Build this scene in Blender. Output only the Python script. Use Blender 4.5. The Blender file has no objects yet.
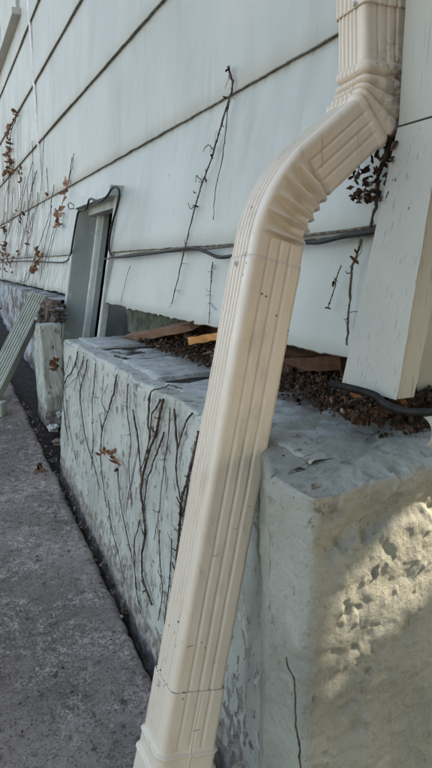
import bpy, bmesh, math, random
import numpy as np
from mathutils import Vector, noise

# ------------------------------------------------------------------ camera, sky, sun, exposure
# Datum: eye level is z = 0.  +Y runs along the house wall, +X points into the wall.
SC = bpy.context.scene
PITCH, YAW, FPX = math.radians(11.5), math.radians(25.2), 590.0
cam_d = bpy.data.cameras.new('camera'); cam = bpy.data.objects.new('camera', cam_d)
SC.collection.objects.link(cam)
cam.rotation_euler = (math.pi/2 - PITCH, 0, -YAW)
cam_d.sensor_fit = 'VERTICAL'; cam_d.sensor_height = 36; cam_d.lens = FPX/768*36
cam_d.clip_start = 0.01; cam_d.clip_end = 500
SC.camera = cam

SUN = Vector((.66, -.25, .72)).normalized()          # direction towards the sun
world = bpy.data.worlds.new('World'); SC.world = world; world.use_nodes = True
wn = world.node_tree
bg = wn.nodes['Background']
sky = wn.nodes.new('ShaderNodeTexSky'); sky.sky_type = 'NISHITA'; sky.sun_disc = False
sky.sun_elevation = math.asin(SUN.z); sky.sun_rotation = math.atan2(SUN.x, SUN.y)
sky.air_density = 1.0; sky.dust_density = 1.6; sky.ozone_density = 0.6
wn.links.new(sky.outputs[0], bg.inputs[0]); bg.inputs[1].default_value = 0.15
sl = bpy.data.lights.new('sun', 'SUN'); so = bpy.data.objects.new('sun', sl); SC.collection.objects.link(so)
sl.energy = 2.8; sl.angle = math.radians(0.6); sl.color = (1, .97, .92)
so.rotation_euler = SUN.to_track_quat('Z', 'Y').to_euler()
so.location = (3, -2, 5)
SC.view_settings.view_transform = 'Standard'; SC.view_settings.look = 'None'
SC.view_settings.exposure = 2.0; SC.view_settings.gamma = 1
SC.view_settings.use_white_balance = True; SC.view_settings.white_balance_temperature = 8500; SC.view_settings.white_balance_tint = 12
SC.render.resolution_x, SC.render.resolution_y = 576, 1024

# ------------------------------------------------------------------ helpers
rnd = random.Random(7)
COL = SC.collection
CF = np.array([math.sin(YAW)*math.cos(PITCH), math.cos(YAW)*math.cos(PITCH), -math.sin(PITCH)])
CR = np.array([math.cos(YAW), -math.sin(YAW), 0.]); CU = np.cross(CR, CF)
def sight(u, v): return CF + CR*((u-216)/FPX) + CU*((384-v)/FPX)      # survey sight line
def on_x(u, v, x): r = sight(u, v); return r*(x/r[0])
def on_y(u, v, y): r = sight(u, v); return r*(y/r[1])
def on_z(u, v, z): r = sight(u, v); return r*(z/r[2])
def on_plane(u, v, n, c): r = sight(u, v); return r*(c/float(np.dot(n, r)))

XW, ZF, TILT = .55, .3245, .17                       # wall face; below ZF the siding kicks out
LAPS = [1.21, .916, .6215, .3245, .038, -.1166]
def wall_x(z): return XW - TILT*max(0, ZF - z)
def on_wall(u, v, off=0.006):
    p = on_x(u, v, XW-off)
    if p[2] < ZF: p = on_plane(u, v, np.array([1, 0, -TILT]), XW - TILT*ZF - off)
    return p
G0, GS = -.675, .088
def ground_z(y): return G0 + GS*y
def on_ground(u, v, off=0): return on_plane(u, v, np.array([0, -GS, 1]), G0+off)
ZT, XB, BAT = -.195, .30, .0864                      # ledge: top height, front edge, batter
def block_x(z): return XB + BAT*(z-ZT)
def on_block(u, v, off=.004): return on_plane(u, v, np.array([1, 0, -BAT]), XB - BAT*ZT - off)

def sst(x, a, b): t = max(0., min(1., (x-a)/(b-a))); return t*t*(3-2*t)
def n3(x, y, z, s=1): return noise.noise(Vector((x*s, y*s, z*s)))
def fbm(x, y, z, s=1, o=4):
    a, t = 1, 0
    for i in range(o):
        t += a*noise.noise(Vector((x*s, y*s, z*s))); a *= .5; s *= 2.03
    return t

def mesh(name, verts, faces, mat, parent=None, smooth=False):
    m = bpy.data.meshes.new(name); m.from_pydata([tuple(v) for v in verts], [], faces); m.update()
    if mat: m.materials.append(mat)
    if smooth: m.polygons.foreach_set('use_smooth', [True]*len(m.polygons))
    o = bpy.data.objects.new(name, m); COL.objects.link(o)
    if parent: o.parent = parent
    return o
def thing(name, label, cat, group=None, loc=(0, 0, 0)):
    o = bpy.data.objects.new(name, None); COL.objects.link(o); o.empty_display_size = .05
    o.location = loc
    return tag(o, label, cat, group)
def tag(o, label, cat=None, group=None):
    o['label'] = label
    if cat: o['category'] = cat
    if group: o['group'] = group
    return o
def grid_faces(nu, nv, closed=False):
    f = []
    for i in range(nu-1):
        for j in range(nv if closed else nv-1):
            f.append((i*nv+j, i*nv+(j+1) % nv, (i+1)*nv+(j+1) % nv, (i+1)*nv+j))
    return f
def box_bm(x0, x1, y0, y1, z0, z1, jit=0, cuts=0, bev=0.003, seed=0):
    bm = bmesh.new(); bmesh.ops.create_cube(bm, size=1)
    for v in bm.verts:
        v.co = Vector(((x0+x1)/2+v.co.x*(x1-x0), (y0+y1)/2+v.co.y*(y1-y0), (z0+z1)/2+v.co.z*(z1-z0)))
    if bev: bmesh.ops.bevel(bm, geom=bm.edges[:], offset=bev, segments=2, profile=.6, affect='EDGES')
    if cuts: bmesh.ops.subdivide_edges(bm, edges=[e for e in bm.edges if e.calc_length() > .02], cuts=cuts, use_grid_fill=True)
    if jit:
        for v in bm.verts:
            c = v.co
            v.co += Vector((fbm(c.x+seed, c.y, c.z, 18), fbm(c.x, c.y+9+seed, c.z, 18), fbm(c.x, c.y, c.z+5+seed, 18)))*jit
    return bm
def bm_obj(name, bm, mat, parent=None, smooth=False):
    m = bpy.data.meshes.new(name); bmesh.ops.recalc_face_normals(bm, faces=bm.faces[:]); bm.to_mesh(m); bm.free()
    m.materials.append(mat)
    if smooth: m.polygons.foreach_set('use_smooth', [True]*len(m.polygons))
    o = bpy.data.objects.new(name, m); COL.objects.link(o)
    if parent: o.parent = parent
    return o
def smooth_path(pts, n=6):
    pts = [np.array(p, float) for p in pts]
    if len(pts) < 3: 
        return [pts[0]+(pts[-1]-pts[0])*t for t in np.linspace(0, 1, n+1)]
    P = [2*pts[0]-pts[1]]+pts+[2*pts[-1]-pts[-2]]; out = []
    for i in range(1, len(P)-2):
        for k in range(n):
            t = k/n
            out.append(.5*((2*P[i])+(-P[i-1]+P[i+1])*t+(2*P[i-1]-5*P[i]+4*P[i+1]-P[i+2])*t*t+(-P[i-1]+3*P[i]-3*P[i+1]+P[i+2])*t**3))
    out.append(pts[-1]); return out
def tube_data(pts, r0, r1=None, sides=6, jit=0, wob=0, seed=0):
    r1 = r0 if r1 is None else r1
    R = random.Random(seed); n = len(pts); V, Fc = [], []
    pts = [np.array(p, float) for p in pts]
    if wob:
        pts = [p+wob*np.array([0, fbm(p[1]*40+seed, p[2]*40, 1, 1, 2), fbm(p[2]*40, seed+p[1]*40, 7, 1, 2)]) for p in pts]
    a = None
    for i in range(n):
        t = pts[min(i+1, n-1)]-pts[max(i-1, 0)]; t = t/(np.linalg.norm(t)+1e-9)
        if a is None: a = np.cross(t, [.3, .2, .9]) if abs(t[2]) < .9 else np.cross(t, [1, 0, 0])
        a = a-t*np.dot(a, t); a /= np.linalg.norm(a)+1e-9; b = np.cross(t, a)
        r = r0+(r1-r0)*i/max(1, n-1)
        for k in range(sides):
            th = 2*math.pi*k/sides; rr = r*(1+jit*(R.random()-.5))
            V.append(pts[i]+(a*math.cos(th)+b*math.sin(th))*rr)
    Fc = grid_faces(n, sides, True)
    Fc.append(tuple(range(sides))[::-1]); Fc.append(tuple((n-1)*sides+k for k in range(sides)))
    return V, Fc
class Bag:
    def __init__(s): s.v, s.f = [], []
    def add(s, V, F_):
        o = len(s.v); s.v += list(V); s.f += [tuple(i+o for i in f) for f in F_]
    def build(s, name, mat, parent=None, smooth=True): return mesh(name, s.v, s.f, mat, parent, smooth)

# ------------------------------------------------------------------ materials
class NM:
    def __init__(s, name, rough=.7, spec=.3):
        s.m = bpy.data.materials.new(name); s.m.use_nodes = True; s.t = s.m.node_tree
        s.b = s.t.nodes['Principled BSDF']; s.b.inputs['Roughness'].default_value = rough
        s.b.inputs['Specular IOR Level'].default_value = spec
        s.co = s.t.nodes.new('ShaderNodeTexCoord').outputs['Object']
    def n(s, ty, **k):
        nd = s.t.nodes.new(ty)
        for a, b in k.items(): setattr(nd, a, b)
        return nd
    def link(s, a, b): s.t.links.new(a, b)
    def mapped(s, sc, loc=(0, 0, 0), rot=(0, 0, 0)):
        m = s.n('ShaderNodeMapping'); m.inputs['Scale'].default_value = sc; m.inputs['Location'].default_value = loc
        m.inputs['Rotation'].default_value = rot
        s.link(s.co, m.inputs[0]); return m.outputs[0]
    def noise(s, scale, sc=(1, 1, 1), detail=4, rough=.55, loc=(0, 0, 0), dist=0, rot=(0, 0, 0)):
        t = s.n('ShaderNodeTexNoise'); t.inputs['Scale'].default_value = scale; t.inputs['Detail'].default_value = detail
        t.inputs['Roughness'].default_value = rough; t.inputs['Distortion'].default_value = dist
        s.link(s.mapped(sc, loc, rot), t.inputs['Vector']); return t.outputs[0]
    def voro(s, scale, sc=(1, 1, 1), feature='F1', out=0, rand=1):
        t = s.n('ShaderNodeTexVoronoi'); t.feature = feature; t.inputs['Scale'].default_value = scale
        t.inputs['Randomness'].default_value = rand
        s.link(s.mapped(sc), t.inputs['Vector']); return t.outputs[out]
    def ramp(s, x, a, b, lo=0., hi=1.):
        r = s.n('ShaderNodeMapRange'); r.interpolation_type = 'SMOOTHSTEP'
        r.inputs[1].default_value = a; r.inputs[2].default_value = b; r.inputs[3].default_value = lo; r.inputs[4].default_value = hi
        s.link(x, r.inputs[0]); return r.outputs[0]
    def math(s, op, a, b):
        m = s.n('ShaderNodeMath', operation=op)
        for i, q in enumerate((a, b)):
            if isinstance(q, (int, float)): m.inputs[i].default_value = q
            else: s.link(q, m.inputs[i])
        return m.outputs[0]
    def mix(s, f, a, b):
        m = s.n('ShaderNodeMix'); m.data_type = 'RGBA'
        if isinstance(f, (int, float)): m.inputs[0].default_value = f
        else: s.link(f, m.inputs[0])
        for i, q in ((6, a), (7, b)):
            if isinstance(q, tuple): m.inputs[i].default_value = q+(1,)
            else: s.link(q, m.inputs[i])
        return m.outputs[2]
    def axis(s, i):
        x = s.n('ShaderNodeSeparateXYZ'); s.link(s.co, x.inputs[0]); return x.outputs[i]
    def bump(s, h, strength, dist=.002):
        b = s.n('ShaderNodeBump'); b.inputs['Strength'].default_value = strength; b.inputs['Distance'].default_value = dist
        s.link(h, b.inputs['Height'])
        if s.b.inputs['Normal'].is_linked: s.link(s.b.inputs['Normal'].links[0].from_socket, b.inputs['Normal'])
        s.link(b.outputs[0], s.b.inputs['Normal'])
    def color(s, c):
        if isinstance(c, tuple): s.b.inputs['Base Color'].default_value = c+(1,)
        else: s.link(c, s.b.inputs['Base Color'])
        return s

def m_siding():
    m = NM('siding_paint', .55, .35)
    c = m.mix(m.ramp(m.noise(3, detail=3), .3, .7), (.395, .425, .40), (.445, .47, .442))
    c = m.mix(m.ramp(m.noise(60, (1, 1, .25), 3), .55, .8, 0, .35), c, (.36, .385, .355))
    # weathered far end: flaked paint in long upright streaks
    st = m.noise(26, (1, 1, .10), 5, .65)
    far = m.ramp(m.math('ADD', m.axis(1), m.math('MULTIPLY', m.axis(2), -1.6)), 1.6, 3.6)
    fl = m.math('MULTIPLY', m.ramp(m.math('ADD', st, m.math('MULTIPLY', far, .13)), .60, .65), far)
    c = m.mix(fl, c, (.17, .15, .135))
    pale = m.math('MULTIPLY', m.ramp(m.noise(20, (1, 1, .14), 4, loc=(3, 8, 1)), .56, .64), far)
    c = m.mix(m.math('MULTIPLY', pale, .6), c, (.68, .68, .67))
    # faint scuffs and specks everywhere
    sp = m.math('MULTIPLY', m.ramp(m.voro(30, (1, 1, .6)), .10, .05), m.ramp(m.noise(9), .58, .66))
    c = m.mix(sp, c, (.16, .15, .13))
    dr = m.math('MULTIPLY', m.ramp(m.noise(45, (1, 1, .07), 4, .6, (1, 2, 5)), .66, .72), m.ramp(m.noise(4, detail=2, loc=(4, 4, 4)), .5, .62))
    c = m.mix(m.math('MULTIPLY', dr, .7), c, (.30, .30, .27))
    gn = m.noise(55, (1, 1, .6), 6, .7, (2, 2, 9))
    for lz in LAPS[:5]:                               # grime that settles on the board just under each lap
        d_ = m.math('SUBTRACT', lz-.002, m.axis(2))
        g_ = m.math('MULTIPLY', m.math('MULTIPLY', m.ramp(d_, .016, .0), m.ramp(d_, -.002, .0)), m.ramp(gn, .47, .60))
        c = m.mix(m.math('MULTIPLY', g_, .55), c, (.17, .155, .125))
    hz = m.ramp(m.noise(5, (1, 1, .5), 6, .65, (7, 1, 2)), .42, .72, 0, .5)
    c = m.mix(hz, c, (.31, .335, .30))
    drip = m.math('MULTIPLY', m.ramp(m.noise(17, (1, 1, .05), 5, .6, (6, 3, 1)), .52, .70), m.ramp(m.noise(2.5, detail=3, loc=(3, 1, 8)), .44, .62, 0, .5))
    c = m.mix(drip, c, (.29, .30, .26))
    m.bump(m.noise(140, (1, 1, .5), 3), .12, .001); m.bump(m.noise(12, detail=2), .25, .004)
    m.bump(m.math('MULTIPLY', fl, -1), .5, .001)
    return m.color(c).m
def m_trim():
    m = NM('trim_paint', .55, .3)
    g = m.noise(330, (1, 1, .03), 5, .6)
    c = m.mix(m.ramp(m.noise(6), .3, .7), (.40, .415, .375), (.46, .47, .425))
    ck = m.math('MULTIPLY', m.ramp(g, .62, .64), m.ramp(m.noise(9, (1, 1, .4), 3, loc=(1, 1, 1)), .42, .56))
    c = m.mix(m.math('MULTIPLY', ck, .7), c, (.20, .20, .17))
    sp = m.math('MULTIPLY', m.ramp(m.voro(45), .13, .06), m.ramp(m.noise(14, loc=(5, 1, 0)), .58, .64))
    c = m.mix(sp, c, (.13, .10, .07))
    m.bump(g, .35, .0015); m.bump(m.noise(200), .1, .001)
    return m.color(c).m
def m_frame():
    m = NM('frame_paint', .5, .35)
    c = m.mix(m.ramp(m.noise(10, (1, 1, .4)), .3, .7), (.30, .35, .335), (.39, .435, .415))
    ch = m.ramp(m.noise(34, (1, 1, .5), 6, .7), .60, .63)
    c = m.mix(ch, c, (.50, .53, .50))
    ch2 = m.ramp(m.noise(30, (1, 1, .5), 5, .65, (9, 2, 3)), .68, .71)
    c = m.mix(ch2, c, (.12, .10, .08))
    m.bump(m.noise(70, (1, 1, .2), 4), .4, .002); m.bump(ch, .5, .001)
    return m.color(c).m
def m_pipe():
    m = NM('cream_enamel', .36, .45)
    c = m.mix(m.ramp(m.noise(5, detail=3), .3, .7), (.60, .52, .425), (.65, .575, .48))
    c = m.mix(m.ramp(m.noise(25, (1, 1, .2), 4, loc=(1, 0, 7)), .58, .8, 0, .22), c, (.47, .41, .32))
    sp = m.math('MULTIPLY', m.ramp(m.voro(75), .14, .06), m.ramp(m.noise(17, loc=(2, 1, 0)), .54, .60))
    c = m.mix(sp, c, (.10, .08, .06))
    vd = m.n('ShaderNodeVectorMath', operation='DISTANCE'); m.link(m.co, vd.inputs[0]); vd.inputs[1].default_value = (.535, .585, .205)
    fold_dark = m.math('MULTIPLY', m.ramp(vd.outputs['Value'], .085, .02), m.ramp(m.noise(80, detail=6, rough=.7, loc=(1, 1, 3)), .43, .54))  # grime patch that also paints shade into the upper elbow's fold valleys
    c = m.mix(m.math('MULTIPLY', fold_dark, .8), c, (.13, .105, .08))
    sk = m.math('MULTIPLY', m.ramp(m.noise(90, (1, 1, .06), 4, .6, (3, 9, 2)), .62, .68), m.ramp(m.noise(8, detail=3, loc=(8, 8, 1)), .5, .62))
    c = m.mix(m.math('MULTIPLY', sk, .6), c, (.33, .28, .21))
    dz_ = m.math('MULTIPLY', m.ramp(m.noise(34, (1, 1, .45), 6, .7, (4, 4, 4)), .54, .68), .38)
    c = m.mix(dz_, c, (.40, .35, .28))
    sc_ = m.math('MULTIPLY', m.ramp(m.noise(130, (.3, .6, 1.6), 3, .5, (5, 2, 2)), .70, .72), m.ramp(m.noise(15, detail=2, loc=(2, 8, 1)), .52, .58))
    c = m.mix(m.math('MULTIPLY', sc_, .7), c, (.16, .13, .10))
    m.bump(m.noise(220, detail=2), .06, .0006); m.bump(m.noise(26, (1, 1, .3), 2), .2, .002)
    m.link(m.ramp(m.noise(30), .3, .7, .30, .46), m.b.inputs['Roughness'])
    return m.color(c).m
def m_block():
    m = NM('flaking_masonry_paint', .75, .2)
    c = m.mix(m.ramp(m.noise(7), .3, .7), (.365, .385, .35), (.465, .482, .44))
    low = m.ramp(m.axis(2), -.42, -.62)              # damp foot: paint long gone near the paving
    f1 = m.ramp(m.math('ADD', m.noise(62, (1, 1, .5), 7, .72), m.math('MULTIPLY', low, .05)), .575, .60)
    c = m.mix(f1, c, m.mix(m.ramp(m.noise(80), .3, .7), (.11, .095, .08), (.27, .25, .215)))
    c = m.mix(m.ramp(m.noise(260, detail=3, rough=.7), .5, .72, 0, .22), c, (.24, .235, .20))
    f2 = m.ramp(m.noise(60, (1, 1, .4), 5, .65, (5, 5, 2)), .63, .66)
    c = m.mix(f2, c, (.60, .61, .58))
    ck = m.math('MULTIPLY', m.ramp(m.voro(9, (1, 1.2, .22), 'DISTANCE_TO_EDGE'), .02, .006), m.ramp(m.noise(6, loc=(2, 2, 2)), .5, .58))
    c = m.mix(m.math('MULTIPLY', ck, .8), c, (.08, .07, .06))
    foot = m.ramp(m.math('ADD', m.math('ADD', m.axis(2), m.math('MULTIPLY', m.axis(1), -GS)), m.math('MULTIPLY', m.noise(30, detail=4), .03)), G0+.052, G0+.036)
    c = m.mix(foot, c, m.mix(m.ramp(m.noise(70, detail=6), .4, .6), (.16, .14, .125), (.36, .33, .30)))
    gr = m.ramp(m.noise(11, (1, 1, .5), 5, .6, (4, 1, 7)), .46, .66)
    c = m.mix(m.math('MULTIPLY', gr, .4), c, (.25, .255, .215))
    dg = m.math('MULTIPLY', m.ramp(m.noise(21, (1, 1, .16), 6, .68, (9, 4, 7)), .55, .68), .3)
    c = m.mix(dg, c, (.155, .135, .105))
    m.bump(m.noise(120, detail=6, rough=.65), .55, .003); m.bump(m.math('MULTIPLY', f1, -1), .7, .0016); m.bump(f2, .6, .0012)
    return m.color(c).m
def m_slab():
    m = NM('ledge_slab_paint', .8, .2)
    c = m.mix(m.ramp(m.noise(16, detail=5), .35, .65), (.33, .355, .345), (.42, .445, .43))
    d = m.ramp(m.noise(40, detail=7, rough=.75, loc=(3, 1, 1)), .50, .60)
    c = m.mix(m.math('MULTIPLY', d, .55), c, (.17, .16, .15))
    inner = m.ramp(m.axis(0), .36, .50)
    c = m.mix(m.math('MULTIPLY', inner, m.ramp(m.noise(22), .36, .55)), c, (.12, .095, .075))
    m.bump(m.noise(90, detail=5, rough=.6), .35, .003)
    return m.color(c).m
def m_pier():
    m = NM('parged_concrete_paint', .62, .3)
    c = m.mix(m.ramp(m.noise(8, detail=5), .3, .7), (.29, .298, .26), (.385, .395, .345))
    st = m.math('MULTIPLY', m.ramp(m.noise(24, (1, 1, .6), 6, .7, (2, 7, 1)), .63, .68), .55)
    c = m.mix(st, c, (.21, .18, .135))
    lt = m.ramp(m.noise(24, detail=5, loc=(6, 6, 6)), .60, .67)
    c = m.mix(m.math('MULTIPLY', lt, .4), c, (.47, .465, .41))
    c = m.mix(m.ramp(m.noise(240, detail=4, rough=.75, loc=(3, 3, 3)), .50, .70, 0, .35), c, (.18, .18, .15))
    c = m.mix(m.ramp(m.noise(120, detail=5, rough=.7, loc=(9, 3, 3)), .58, .70, 0, .3), c, (.47, .48, .43))
    dk = m.ramp(m.noise(75, (1, 1, .6), 5, .72, (1, 4, 6)), .635, .66)
    c = m.mix(m.math('MULTIPLY', dk, .7), c, (.14, .12, .10))
    top = m.ramp(m.axis(2), -.205, -.19)
    c = m.mix(m.math('MULTIPLY', top, m.ramp(m.noise(18, detail=4, loc=(8, 1, 8)), .40, .60)), c, (.37, .40, .375))
    m.bump(m.noise(210, detail=6, rough=.75), .8, .004); m.bump(m.noise(60, detail=4, rough=.55), .35, .004)
    bl = m.ramp(m.voro(130), .30, .0); m.bump(bl, .4, .0018)
    return m.color(c).m
def m_pave():
    m = NM('old_concrete_paving', .88, .2)
    c = m.mix(m.ramp(m.noise(5, detail=4), .35, .65), (.235, .198, .176), (.365, .312, .283))
    c = m.mix(m.ramp(m.noise(3, detail=3, loc=(7, 2, 0)), .55, .7, 0, .6), c, (.16, .13, .11))
    agg = m.voro(170, out=0); g2 = m.voro(75, out=1)
    grain = m.noise(260, detail=6, rough=.8); mid = m.noise(70, detail=6, rough=.7, loc=(4, 2, 6))
    patch = m.ramp(m.noise(10, detail=6, rough=.65, loc=(1, 5, 0)), .42, .60)
    c = m.mix(m.ramp(mid, .44, .34, 0, .8), c, (.10, .075, .065))
    c = m.mix(m.ramp(m.noise(2.2, detail=4, loc=(1, 9, 4)), .48, .66, 0, .6), c, (.15, .115, .10))
    w = m.math('MULTIPLY', m.ramp(m.math('ADD', m.math('MULTIPLY', grain, .6), m.math('MULTIPLY', mid, .4)), .50, .57), m.math('ADD', m.math('MULTIPLY', patch, .75), .18))
    c = m.mix(w, c, (.66, .59, .53))
    c = m.mix(m.ramp(grain, .46, .38, 0, .9), c, (.05, .038, .033))
    rust = m.math('MULTIPLY', m.ramp(m.noise(16, detail=4, loc=(3, 3, 9)), .66, .74), .45)
    c = m.mix(rust, c, (.22, .14, .06))
    m.bump(grain, .9, .006); m.bump(m.noise(240, detail=3), .5, .002)
    return m.color(c).m
def m_simple(name, a, b, scale=20, rough=.8, sc=(1, 1, 1), bump=.4, bd=.002, spec=.2, detail=5, lo=.35, hi=.65):
    m = NM(name, rough, spec); nz = m.noise(scale, sc, detail, .62)
    if bump: m.bump(nz, bump, bd)
    return m.color(m.mix(m.ramp(nz, lo, hi), a, b)).m
M = dict(
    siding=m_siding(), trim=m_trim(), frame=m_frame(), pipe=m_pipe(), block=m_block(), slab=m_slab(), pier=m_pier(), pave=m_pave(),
    lip=m_simple('weathered_edge', (.09, .085, .072), (.22, .22, .195), 60),
    soil=m_simple('dark_soil', (.018, .014, .011), (.05, .042, .035), 50, bd=.006),
    dark=m_simple('cavity_earth', (.016, .012, .009), (.045, .034, .026), 30, bd=.01),
    rot=m_simple('rotten_wood', (.020, .011, .007), (.085, .042, .024), 30, .85, (1, .12, 1), .8, .006),
    wood=m_simple('brown_wood', (.075, .042, .026), (.21, .12, .075), 45, .7, (1, .08, 1), .3, .002),
    orange=m_simple('fresh_split_wood', (.38, .16, .05), (.55, .27, .10), 50, .6, (1, .1, 1), .4, .002),
    mortar=m_simple('crumbled_mortar', (.10, .07, .055), (.26, .20, .17), 45, .9, bump=.9, bd=.008),
    rubble=m_simple('rubble_paint', (.13, .105, .09), (.34, .37, .385), 16, .85, (1, 1, .6), .8, .01, lo=.42, hi=.58),
    bark=m_simple('dark_rot', (.03, .022, .018), (.13, .10, .085), 30, .9, (1, 1, .18), .9, .012),
    pale=m_simple('pale_paint', (.36, .40, .385), (.52, .55, .53), 26, .7, bump=.5),
    flute=m_simple('fluted_paint', (.33, .365, .315), (.41, .44, .385), 30, .6, (1, 1, .3), .3, .001),
    white=m_simple('white_paint', (.60, .61, .61), (.76, .76, .76), 30, .6),
    cable=m_simple('black_rubber', (.012, .012, .012), (.03, .029, .028), 60, .6, bump=.1, spec=.25),
    vine=m_simple('dead_vine_bark', (.035, .026, .02), (.11, .08, .06), 90, .9, bump=.5),
    vine2=m_simple('grey_vine_bark', (.07, .058, .048), (.17, .14, .115), 90, .9, bump=.5),
    leaf=m_simple('dry_leaf', (.12, .055, .03), (.30, .15, .085), 40, .75, bump=.2),
    leafp=m_simple('pinkish_dry_leaf', (.30, .15, .10), (.46, .27, .19), 40, .75, bump=.2),
    litter=m_simple('litter', (.014, .010, .008), (.10, .055, .035), 90, .85, bump=.3),
    zinc=m_simple('zinc_screw', (.38, .36, .33), (.55, .53, .49), 60, .4, bump=.1, spec=.5),
    green=m_simple('shrub_leaf', (.035, .07, .02), (.08, .13, .04), 12, .5, bump=.1),
    moss=m_simple('dark_green_paint', (.05, .06, .045), (.12, .14, .11), 24, .8, bump=.6, bd=.004),
    glass=m_simple('dusty_glass', (.02, .024, .024), (.05, .056, .056), 12, .2, spec=.5, bump=0),
)

# ------------------------------------------------------------------ setting: ground and paving
def sheet(name, x0, x1, y0, y1, off, mat, nx=2, ny=2):
    V = [(x, y, ground_z(y)+off) for x in np.linspace(x0, x1, nx) for y in np.linspace(y0, y1, ny)]
    o = mesh(name, V, grid_faces(nx, ny), mat); o['kind'] = 'structure'; return o
sheet('ground', -60, 60, -60, 60, -.045, M['soil'])
def pave_edge(y):
    return .243+.006*fbm(y*9, 2, 3)+(.004*fbm(y*60, 5, 1) if y < 3 else 0)
ys = np.concatenate([[-30, -8, -2], np.linspace(.2, 2.4, 260), np.linspace(2.45, 6, 40), [12, 30]])
V, NX = [], 0
xs_rel = [-30, -5, -1.2]+list(-np.linspace(.8, .012, 60))+[-.004, 0, .002, .002]
for y in ys:
    e = pave_edge(y)
    for k, xr in enumerate(xs_rel):
        x = e+xr; z = ground_z(y)
        if xr > -1 and .1 < y < 3: z += .0022*fbm(x*14, y*14, 1, 1, 3)
        if k == len(xs_rel)-3: z -= .004
        if k == len(xs_rel)-2: z -= .009
        if k == len(xs_rel)-1: z -= .05
        V.append((x, y, z))
pv = mesh('pavement', V, grid_faces(len(ys), len(xs_rel)), M['pave'], smooth=True); pv['kind'] = 'structure'

# ------------------------------------------------------------------ the house
house = thing('house', 'pale grey-green house wall of wide lapped siding kicking out at its foot', 'house')
YC, YE = .535, 7.5                                   # near corner and far end
wn_near = on_wall(106, 260)[1]; wn_far = on_wall(72, 255)[1]
Y0W, Y1W = 1.83, 2.26                                # opening of the basement window
ZHEAD = on_wall(118, 190)[2]-.012
print('window opening', wn_near, wn_far, ZHEAD)
lap_top = [1.80, 1.504]+LAPS
def siding_board(k, zt, zb, seed):
    last = zb < -.1; low = zb < .2
    yl = sorted(set(list(np.linspace(.585, 2.6, 220))+list(np.linspace(2.6, YE, 60))+[Y0W, Y1W]))
    rows = 9; V, Fc = [], []
    for y in yl:
        rag = .0018*fbm(y*14, k*3, 1)+.0012*fbm(y*70, k, 4)
        if last: rag += .006*fbm(y*7, 9, 2)-.004*max(0, fbm(y*35, 1, 8)-.25)*4
        warp = .003*fbm(y*1.7, k*5, .3, 1, 2)
        for j in range(rows):
            t = j/(rows-1)
            z = zt+.02+(zb+rag-zt-.02)*t
            px = XW - TILT*max(0, ZF - z) if low else XW
            V.append((px+.012*(1-t)-.001+warp*t, y, z))
        zbb = zb+rag; px = (wall_x(zbb) if low else XW)-.001+warp
        V.append((px+.0015, y, zbb-.0022)); V.append((px+.0115, y, zbb-.002)); V.append((px+.013, y, zbb+.03))
    nr = rows+3
    for i in range(len(yl)-1):
        ym = (yl[i]+yl[i+1])/2
        for j in range(nr-1):
            if low and Y0W < ym < Y1W:
                if last or V[i*nr+j+1][2] < ZHEAD: continue
            Fc.append((i*nr+j, (i+1)*nr+j, (i+1)*nr+j+1, i*nr+j+1))
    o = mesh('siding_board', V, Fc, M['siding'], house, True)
    o.data.materials.append(M['lip'])
    for p in o.data.polygons:
        j = min(v % nr for v in p.vertices)
        if j >= rows: p.material_index = 1; p.use_smooth = False
    return o
edges = [2.9, 2.62, 2.35, 2.07, 1.79, 1.50]+LAPS
for k in range(len(edges)-1): siding_board(k, edges[k], edges[k+1], k)
# body of the house behind the boards (two blocks so that the basement opening stays dark and open)
bm_obj('wall_core', box_bm(.60, 5, .62, Y0W-.02, -.10, 3.0, bev=0), M['dark'], house)
bm_obj('wall_core', box_bm(.60, 5, Y1W+.02, YE, -.10, 3.0, bev=0), M['dark'], house)
bm_obj('wall_core', box_bm(.60, 5, Y0W-.02, Y1W+.02, ZHEAD, 3.0, bev=0), M['dark'], house)
bm_obj('roof_slab', box_bm(.15, 5.6, .1, YE+.4, 3.0, 3.12, bev=0), M['trim'], house)
# end wall boards facing the camera side, flared likewise
for k in range(len(edges)-1):
    zt, zb = edges[k], edges[k+1]; V = []
    for x in np.linspace(.512, 5, 40):
        for z, o_ in ((zt+.02, .012), (zb, 0), (zb-.002, .002), (zb-.002, .013)):
            yy = .58-(TILT*max(0, ZF-z))*.8
            xx = x if x > .52 else wall_x(z)+.034
            V.append((xx, yy+o_, z-(.032 if zb < -.1 and z < 0 else 0)))
    mesh('end_siding_board', V, [f[::-1] for f in grid_faces(40, 4)], M['siding'], house)
# corner boards
def corner_board(name, secs, mat, seed):
    """secs: rows of (z, x_front, y_left, y_right, thickness) top to bottom; one closed board"""
    V = []; n = 40; zs = np.linspace(secs[0][0], secs[-1][0], n)
    A = np.array(secs)[::-1]
    for z in zs:
        x, yl, yr, th = [np.interp(z, A[:, 0], A[:, i]) for i in (1, 2, 3, 4)]
        b = .003; w = .0007*fbm(z*9, seed, 1); w2 = .001*fbm(z*30, seed+3, 1)
        V += [(x+th, yl+w, z), (x+b, yl+w, z), (x, yl+b+w, z), (x, (yl+yr)/2, z), (x, yr-b+w2, z), (x+b, yr+w2, z), (x+th, yr+w2, z)]
    Fc = grid_faces(n, 7, True)+[tuple(range(7)), tuple((n-1)*7+i for i in range(7))[::-1]]
    bm = bmesh.new(); vs = [bm.verts.new(v) for v in V]
    for f in Fc: bm.faces.new([vs[i] for i in f])
    return bm_obj(name, bm, mat, house)
a0 = on_plane(343, 386, np.array([1, 0, -TILT]), XW-TILT*ZF-.022)
a1 = on_plane(395, 398, np.array([1, 0, -TILT]), XW-TILT*ZF-.022)
b0 = on_x(400, 126, XW-.050)
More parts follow.
